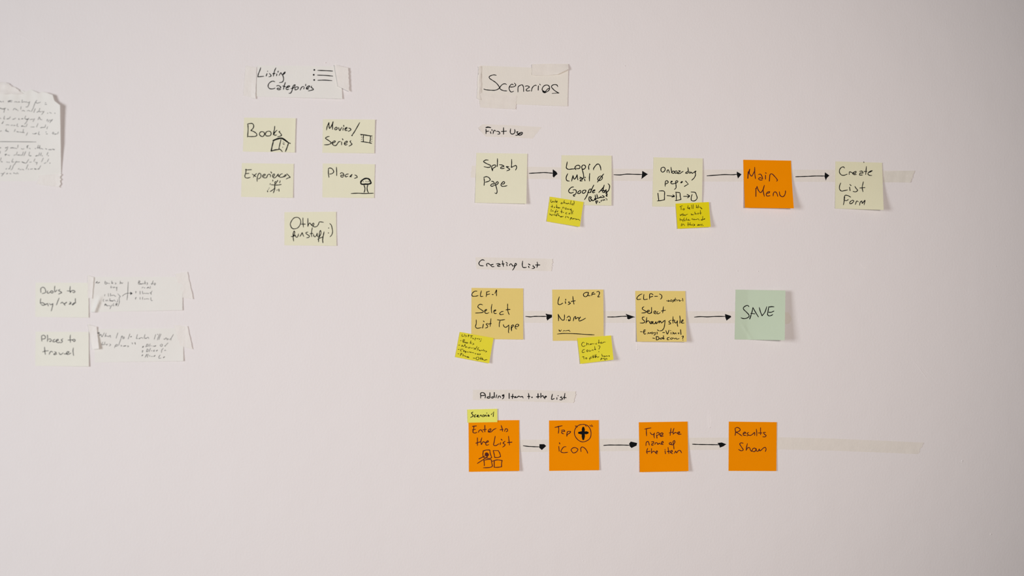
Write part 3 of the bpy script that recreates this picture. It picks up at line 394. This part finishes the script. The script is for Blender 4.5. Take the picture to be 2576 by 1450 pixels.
# ------------------------------------------------------------------ long strips of tape with the drawn arrows
def row(top, bot, label, arrows, jag, **k):
    o, h, org = tape(top, bot, M['tape'], label, jag=jag, nu=120, **k)
    for a in arrows: ink(a, h, o, org, M['ink'], 2.7, rename='drawn_arrow')
row([(1187, 417), (1320, 419.5), (1410, 421), (1540, 424.5), (1775, 426.8), (2000, 427), (2100, 427.5), (2230, 429.5), (2301, 430)],
    [(1184, 447), (1320, 450), (1410, 451.5), (1540, 455), (1775, 457), (2000, 457.5), (2100, 457.8), (2230, 459), (2290, 459)],
    'long beige tape strip with four drawn arrows behind the top row of notes', ['arrow_11', 'arrow_12', 'arrow_13', 'arrow_14'], (1, 2.5), seed=3,
    hf=lambda x, y: max(0, (x-2270)/30)*0.9 if y > 440 else max(0, (x-2290)/20)*0.6)
row([(1262, 782.5), (1400, 782.6), (1600, 783), (1860, 783.5), (1984, 786), (1992, 802)], [(1262, 812.5), (1400, 812.8), (1600, 813), (1860, 813.8), (1983, 816), (1988, 811)],
    'beige tape strip with three drawn arrows behind the tan notes in the middle row', ['arrow_21', 'arrow_22', 'arrow_23'], (1, 0.6), seed=4)
row([(1262, 1107), (1400, 1106.3), (1520, 1104.5), (1740, 1102), (1955, 1100.5), (2095, 1104), (2200, 1108.5), (2325, 1114)],
    [(1262, 1138), (1400, 1137.3), (1520, 1136), (1740, 1132.8), (1966, 1131.3), (2095, 1134.5), (2200, 1138.5), (2309, 1143)],
    'longest tape strip, three drawn arrows, running bare to the right past the bottom row', ['arrow_31', 'arrow_32', 'arrow_33'], (1, 2.2), seed=5,
    hf=lambda x, y: 0.8*math.exp(-((x-2296)/5)**2)*max(0, (y-1118)/20)+max(0, (x-2305)/20)*0.5)

# short labels written on tape
for top, bot, key, label, seed, kw in [
    ([(1204, 321), (1214, 312.5), (1290, 315.5), (1362, 320)], [(1206, 326), (1222, 344), (1290, 346), (1340, 349)], 'first', "short beige tape label reading 'First Use' under the big heading", 7,
        dict(hf=lambda x, y: 1.0*max(0, (1225-x)/22)**1.5)),
    ([(1196, 647.5), (1290, 649), (1391, 651.5)], [(1199, 677.5), (1290, 680.5), (1387, 682.5)], 'creating', "beige tape label reading 'Creating List' above the tan notes", 8,
        dict(hf=lambda x, y: 0.8*max(0, (x-1375)/16))),
    ([(1190, 981), (1300, 981), (1449, 985)], [(1189, 1007), (1300, 1010), (1443, 1014.5)], 'adding', "beige tape label reading 'Adding Item to the List' above the orange row", 9,
        dict(hf=lambda x, y: 0.9*max(0, (x-1430)/18)))]:
    o, h, org = tape(top, bot, M['tape'], label, seed=seed, name='tape_label', jag=(1.2, 1.6), nv=14, nu=60, **kw)
    ink(key, h, o, org, M['ink'], 2.7)

# ------------------------------------------------------------------ papers and notes
I = M['ink']; IO = M['ink_orange']; IP = M['ink_pen']; IS = M['ink_soft']
# headings on white paper
def wavy(a, f, p=0.0): return lambda u, v: a*(0.5+0.5*math.sin(f*u+3*v+p))
note('paper_strip', [(648, 165), (858, 167), (861, 249), (643, 243)], M['white_l'], "white paper strip reading 'Listing Categories' with a bullet-list drawing",
     [('listing', I, 2.7)], lift=(0, 0, 2.5, 0.3), base=0.25, hfun=wavy(0.5, 9), cat='paper', n=30)
note('paper_strip', [(1208, 165), (1429.5, 174), (1427.5, 267.5), (1206, 259)], M['white'], "cream-white paper heading reading 'Scenarios'",
     [('scenarios', I, 2.5)], lift=(0, 1.6, 1.2, 0), base=0.25, cat='paper', n=30)
# taped sheets on the left
def sheet_fold(u, v):
    px, py = 224+235*u, 697+88*v
    d = ((px-247)*40+(py-752)*18)/43.9          # distance from the diagonal fold at the lower left corner
    return 0.4*(0.5+0.5*math.sin(7*u+3*v))+4.2*math.exp(-(d/4.5)**2)*min(1, max(0, (py-742)/22))
note('paper_sheet', [(224, 697), (459.5, 697), (459, 781), (229, 786)], M['white_l'], "upper taped white sheet, 'Books to buy' list with small arrow and dividing line",
     [('sheet1', IS, 1.25)], lift=(0, 0, 1.6, 0), base=0.25, hfun=sheet_fold, cat='paper', n=60)
note('paper_sheet', [(238, 828), (461, 826), (461.5, 909), (238, 912.5)], M['white_l'], "lower taped white sheet with a London travel sentence and three listed places",
     [('sheet2', IS, 1.25)], lift=(0, 0, 1.6, 0), base=0.25, hfun=wavy(0.4, 8, 2), cat='paper', n=30)

# torn letter at the left edge
top_l = [(-150, 214), (-60, 220), (0, 224), (20, 227), (35, 225), (57, 228), (63, 231), (70, 229), (77, 225), (84, 228), (98, 234.5), (104, 231), (116, 233), (133, 239), (134.5, 246), (137, 254), (144, 259.5), (151, 264.5)]
def interp(P, x):
    for a, b in zip(P, P[1:]):
        if x <= b[0]: return a[1]+(b[1]-a[1])*(x-a[0])/(b[0]-a[0])
    return P[-1][1]
def letter_h(px, py):
    r = max(0, (px-55)/97); tt = max(0, (235+40-py)/45)
    return (0.3+(8.5*r**2)*(0.35+0.65*math.exp(-max(0, py-250)/110))*max(0.05, min(1, (452-py)/90))+0.8*max(0, tt)*(0.5+0.5*math.sin(px*0.22)))*0.001
def letter_fn(u, v):
    x = -150+301*(0.5*u+0.5*(1-(1-u)**1.6)); t = interp(top_l, x)
    py = t+(456-t)*v; px = x+3.2*v*max(0, x/151)
    return px, py, letter_h(px, py)
lt, lorg = sheet_mesh('torn_letter', letter_fn, 90, 40, M['white_l'])
tag(lt, 'torn-edged white letter of handwritten lines cut off by the left picture edge', 'paper')
ink('letter', letter_h, lt, lorg, IS, 1.25)

G_l = 'cream notes of the listing categories'
note('sticky_note', [(614, 296), (744, 297.6), (741.5, 384), (611, 381.5)], M['cream'], "cream note reading 'Books' with an open book drawn on it", [('books', I, 2.75)], lift=(0, .7, .9, 0), group=G_l,
     hfun=lambda u, v: 0.8*max(0, (u-0.9)/0.1)**2)
note('sticky_note', [(812.5, 300), (943.5, 301), (941.5, 386), (811, 384.5)], M['cream'], "cream note reading 'Movies/Series' with a film frame drawn on it", [('movies', I, 2.7)], lift=(0, 1.8, 1.4, 0), group=G_l)
note('sticky_note', [(608.5, 410.5), (739, 412.5), (737, 498), (606.5, 495.5)], M['cream'], "cream note reading 'Experiences' with a stick figure", [('experiences', I, 2.5)], lift=(0, .7, 1.4, 0), group=G_l)
note('sticky_note', [(812, 411.5), (943, 413.5), (941, 498.5), (811, 497)], M['cream'], "cream note reading 'Places' with a mushroom-like tree", [('places', I, 2.6)], lift=(0, .8, 1.0, 0), group=G_l)
note('sticky_note', [(715.5, 534), (845.5, 533), (846.5, 619), (715.5, 617.5)], M['cream'], "cream note reading 'Other funstuff :)', lowest of its group", [('other', I, 2.4)], lift=(0, .9, 1.3, 0), group=G_l)
G_t = 'pale notes at the left beside the taped sheets'
note('sticky_note', [(89.5, 711.5), (223, 712), (223, 799.5), (88.5, 797.5)], M['cream_pale'], "pale cream note reading 'Books to buy/read' at the left", [('booksto', IS, 2.1)], lift=(0, .6, 1.2, 0), base=.5, group=G_t)
note('sticky_note', [(89.5, 835), (223.4, 835.5), (223.4, 922.5), (88.5, 921)], M['cream_pale'], "pale cream note reading 'Places to travel' at the left", [('travel', IS, 2.1)], lift=(0, .6, 2.0, 0), base=.5, group=G_t)

# first row
G1 = 'notes of the top row'
note('sticky_note', [(1198.5, 384.8), (1326.5, 387), (1324, 513), (1194.8, 510.3)], M['cream'], "cream square note reading 'Splash Page', first of the top row", [('splash', I, 2.6)], lift=(0, .8, 5.5, 1.5), base=.5, group=G1,
     hfun=lambda u, v: 1.0*max(0, 1-u/0.2)*math.exp(-((v-0.50)/0.07)**2))
note('sticky_note', [(1412.5, 390.8), (1538.5, 391.8), (1538.3, 517.5), (1411, 515.5)], M['cream_dull'], "cream square note reading 'Login (Mail' with a yellow note stuck on its corner", [('login', I, 2.75)], lift=(0, .8, 2.2, .2), base=.5, group=G1,
     hfun=lambda u, v: 1.4*u**3*4*v*(1-v))
note('sticky_note', [(1644, 396), (1767.8, 398.8), (1765.5, 521), (1640.8, 519.8)], M['cream_dull'], "cream square note reading 'Onboarding pages' with three boxes drawn in a row", [('onboarding', I, 2.5)], lift=(0, .8, 1.0, .2), base=.5, group=G1,
     hfun=lambda u, v: 1.8*u**3*4*v*(1-v))
note('sticky_note', [(1869.7, 402.2), (1989.8, 404.4), (1997, 524.5), (1874, 523)], M['orange'], "orange square note reading 'Main Menu', curling off the wall", [('main', IO, 2.6)], lift=(0, .5, 13, 6), base=.5, group=G1, bow=0.35)
note('sticky_note', [(2101.7, 406.2), (2219, 409.6), (2223, 528.5), (2100.6, 525)], M['cream_dull'], "cream square note reading 'Create List Form', last of the top row", [('create', I, 2.5)], lift=(0, .8, 12, 1), base=.5, group=G1, bow=0.2)
G_y = 'small yellow comment notes'
note('small_note', [(1383.2, 495), (1468, 508.5), (1458.5, 571), (1375, 557.3)], M['lemon'], "small yellow note reading 'We should take name info', tilted over the login note", [('yellow_a', IP, 1.55)], lift=(0, 1, 5, 1), base=1.5, group=G_y)
note('small_note', [(1699.7, 512.5), (1783.2, 508.6), (1787.8, 571), (1704.5, 576)], M['mustard'], "small deep yellow note reading 'To tell the user what he/she can do'", [('yellow_b', IP, 1.45)], lift=(0, 1, 6, 1), base=1.9, group=G_y)

# middle row
G2 = 'tan notes of the middle row'
note('sticky_note', [(1186.2, 724.6), (1316, 726), (1316.2, 854.6), (1185.6, 853.3)], M['kraft'], "tan square note reading 'CLF-1 Select List Type'", [('clf1', I, 2.4)], lift=(0, .6, 2.0, 0), base=.5, group=G2)
note('sticky_note', [(1389.2, 729), (1517.6, 728.8), (1518.6, 857), (1390.8, 858)], M['kraft'], "tan square note reading 'List Name' with a ruled name line", [('clf2', I, 2.4)], lift=(0, 1.0, 1.0, .3), base=.5, group=G2,
     hfun=lambda u, v: 1.8*u**3*4*v*(1-v))
note('sticky_note', [(1598, 732.2), (1724, 732.6), (1727.2, 860.3), (1602.5, 860)], M['kraft'], "tan square note reading 'CLF-3 Select Showing style', bottom edge curling out", [('clf3', I, 2.4)], lift=(0, .8, 9, 5), base=.5, group=G2, bow=0.1)
note('sticky_note', [(1850.6, 729), (1975.8, 731.2), (1974.2, 856.5), (1848.2, 854.6)], M['sage'], "sage green square note reading 'SAVE', its right side lifted off the wall", [('save', I, 2.6)], lift=(0, 0, 0, 0), base=.5, n=44,
     hfun=lambda u, v: 13*max(0, (u-0.25)/0.75)**1.1*(0.75+0.35*v)+4.5*max(0, u-0.45+0.5*(v-0.6))**1.3*v+0.8*max(0, 1-abs((u-0.12)-0.22*(v-0.65)/0.35)/0.05)*(1 if v > 0.62 else 0)*min(1, (v-0.62)*6 if v > .62 else 0))
note('small_note', [(1156.7, 835.6), (1241.7, 851), (1230.3, 914.6), (1144.8, 898.8)], M['lemon'], "small yellow note listing list types, tilted below the first tan note", [('yellow_c', IP, 1.6)], lift=(0, 1, 3.5, .5), base=1.3, group=G_y)
note('small_note', [(1452.2, 851.2), (1537.3, 844.4), (1543.4, 905.6), (1459.8, 916)], M['lemon'], "small yellow note asking 'Character Count?' under the List Name note", [('yellow_d', IP, 1.55)], lift=(0, 1, 7, 1), base=1.9, group=G_y)

# bottom row
G3 = 'orange notes of the bottom row'
note('sticky_note', [(1178.6, 1058.6), (1306, 1057.6), (1306.6, 1185.3), (1179.8, 1187.8)], M['orange'], "orange square note reading 'Enter to the List' with a grid of boxes", [('enter', IO, 2.6)], lift=(0, .6, 5, .5), base=.5, group=G3)
tapn, tap_h, tap_org = note('sticky_note', [(1381.2, 1058.4), (1506.2, 1057.6), (1507.6, 1183.4), (1381.6, 1185.4)], M['orange'], "orange square note reading 'Tap icon' with a circled black plus", [('tap', IO, 2.5)], lift=(0, .5, 2.4, 0), base=.5, group=G3)
ink('plus', tap_h, tapn, tap_org, M['ink'], 8, rename='plus_drawing')
note('sticky_note', [(1607, 1063), (1729.6, 1061.2), (1732, 1185.8), (1609.5, 1188.5)], M['orange'], "orange square note reading 'Type the name of the item'", [('type', IO, 2.5)], lift=(0, .6, 6, 2.5), base=.5, group=G3)
note('sticky_note', [(1833.5, 1061.3), (1954, 1062.7), (1953, 1185.6), (1832.8, 1185.4)], M['orange'], "orange square note reading 'Results Shown', last of the bottom row", [('results', IO, 2.5)], lift=(0, .9, 1.8, 0), base=.5, group=G3)
note('small_note', [(1175.4, 1031), (1250.8, 1029), (1251.2, 1062.6), (1176.2, 1064)], M['lime'], "small lime green tag reading 'Scenario 1' above the first orange note", [('tag', I, 2.5)], lift=(0, 1.2, 1.4, 0), base=.95)

# ------------------------------------------------------------------ pieces of tape holding the papers
T = M['tape_c']; TB = M['tape']
def piece(q, m, label, base=0.6, seed=1, hf=None, jag=(1, 1), wr=0.5, vert=True):
    tl, tr, br, bl = q
    top, bot = ([tl, bl], [tr, br]) if vert else ([tl, tr], [bl, br])
    if vert: top, bot = [tr, br], [tl, bl]
    tape(top, bot, m, label, base=base, jag=(0, 0) if vert else jag, nu=24, nv=10, hf=hf, wrinkle=wr, seed=seed, name='tape_piece')
def piece2(top, bot, m, label, base=0.6, seed=1, hf=None, wr=0.4, jag=(1, 1)):
    tape(top, bot, m, label, base=base, jag=jag, nu=30, nv=12, hf=hf, wrinkle=wr, seed=seed, name='tape_piece')
piece2([(617, 165), (645, 169)], [(612, 240), (643, 249)], T, "tape piece over the left end of the 'Listing Categories' strip", seed=11, hf=lambda x, y: 1.8*max(0, (x-632)/12)*max(0, (y-185)/60), jag=(.8, .4))
piece2([(841, 163), (876, 171)], [(850, 217), (879, 231)], T, "tape piece over the right end of the 'Listing Categories' strip", seed=12, hf=lambda x, y: 1.2*max(0, (y-215)/35), jag=(.4, .8), base=3.0)
piece2([(1203.5, 167), (1211, 166.5)], [(1200, 248), (1211, 252)], TB, "narrow crinkled tape down the left edge of the 'Scenarios' heading", seed=13, wr=.6, jag=(1.6, .6), hf=lambda x, y: 1.3*abs(math.sin(y*0.11+x*0.15))*max(0, 1-abs(x-1206)/6))
piece2([(1204, 233), (1300, 241)], [(1208, 270.5), (1297, 275)], TB, "tape piece under the lower left corner of the 'Scenarios' heading", seed=14, wr=.5, jag=(1.0, 1.4), hf=lambda x, y: 1.2*max(0, (x-1285)/12)*max(0, (y-262)/12))
piece2([(1338, 161.5), (1380, 160.5), (1429, 161)], [(1338, 189), (1372, 190.5), (1402, 187.5), (1430, 174)], TB, "tape piece curling at the top right corner of the 'Scenarios' heading", seed=15, base=1.9,
       hf=lambda x, y: 5*max(0, (x-1375)/55)**1.5*max(0, (y-163)/20), jag=(.9, .3))
piece2([(220, 693), (236, 698)], [(221, 750), (232, 752)], T, 'narrow tape piece at the upper left corner of the upper white sheet', seed=16, jag=(.8, .3), base=1.2, hf=lambda x, y: 0.8*max(0, (x-226)/10))
piece2([(220, 816), (243, 823)], [(232, 880), (249, 878)], T, 'tape piece with a lifted edge at the left of the lower white sheet', seed=17, hf=lambda x, y: 3.5*max(0, (x-230)/16)*max(0.25, (y-820)/58), jag=(.8, .3), base=1.2)
piece2([(440, 689), (471, 684)], [(459, 749), (486, 753)], T, 'slanted clear tape at the upper right corner of the upper white sheet', seed=18, jag=(.5, .6), hf=lambda x, y: 0.7*max(0, (x-466)/16))
piece2([(437, 818), (472, 821)], [(453, 871), (484, 879)], T, 'slanted clear tape at the upper right corner of the lower white sheet', seed=19, jag=(.5, .6), hf=lambda x, y: 0.9*max(0, (x-466)/16))
piece2([(98, 441), (153, 437)], [(92, 463), (151, 472)], T, 'tape piece at the lower right corner of the torn letter', seed=20, jag=(1, 3), base=.9, hf=lambda x, y: 1.2*max(0, (x-140)/14))
piece2([(-30, 203), (18, 208)], [(-30, 236), (62, 237)], T, 'tape piece at the torn top edge of the letter', seed=21, jag=(1, 2), base=1.3, wr=1.2)
piece2([(2226, 431.5), (2236, 432.5), (2262, 430), (2301, 429.5)], [(2225, 458), (2260, 459), (2289, 459.5)], M['tape_d'], 'short doubled tape end to the right of the last top-row note', seed=22, base=.35,
       hf=lambda x, y: 1.2*max(0, (x-2276)/22)*max(.3, (y-432)/27), jag=(.4, 1.2))
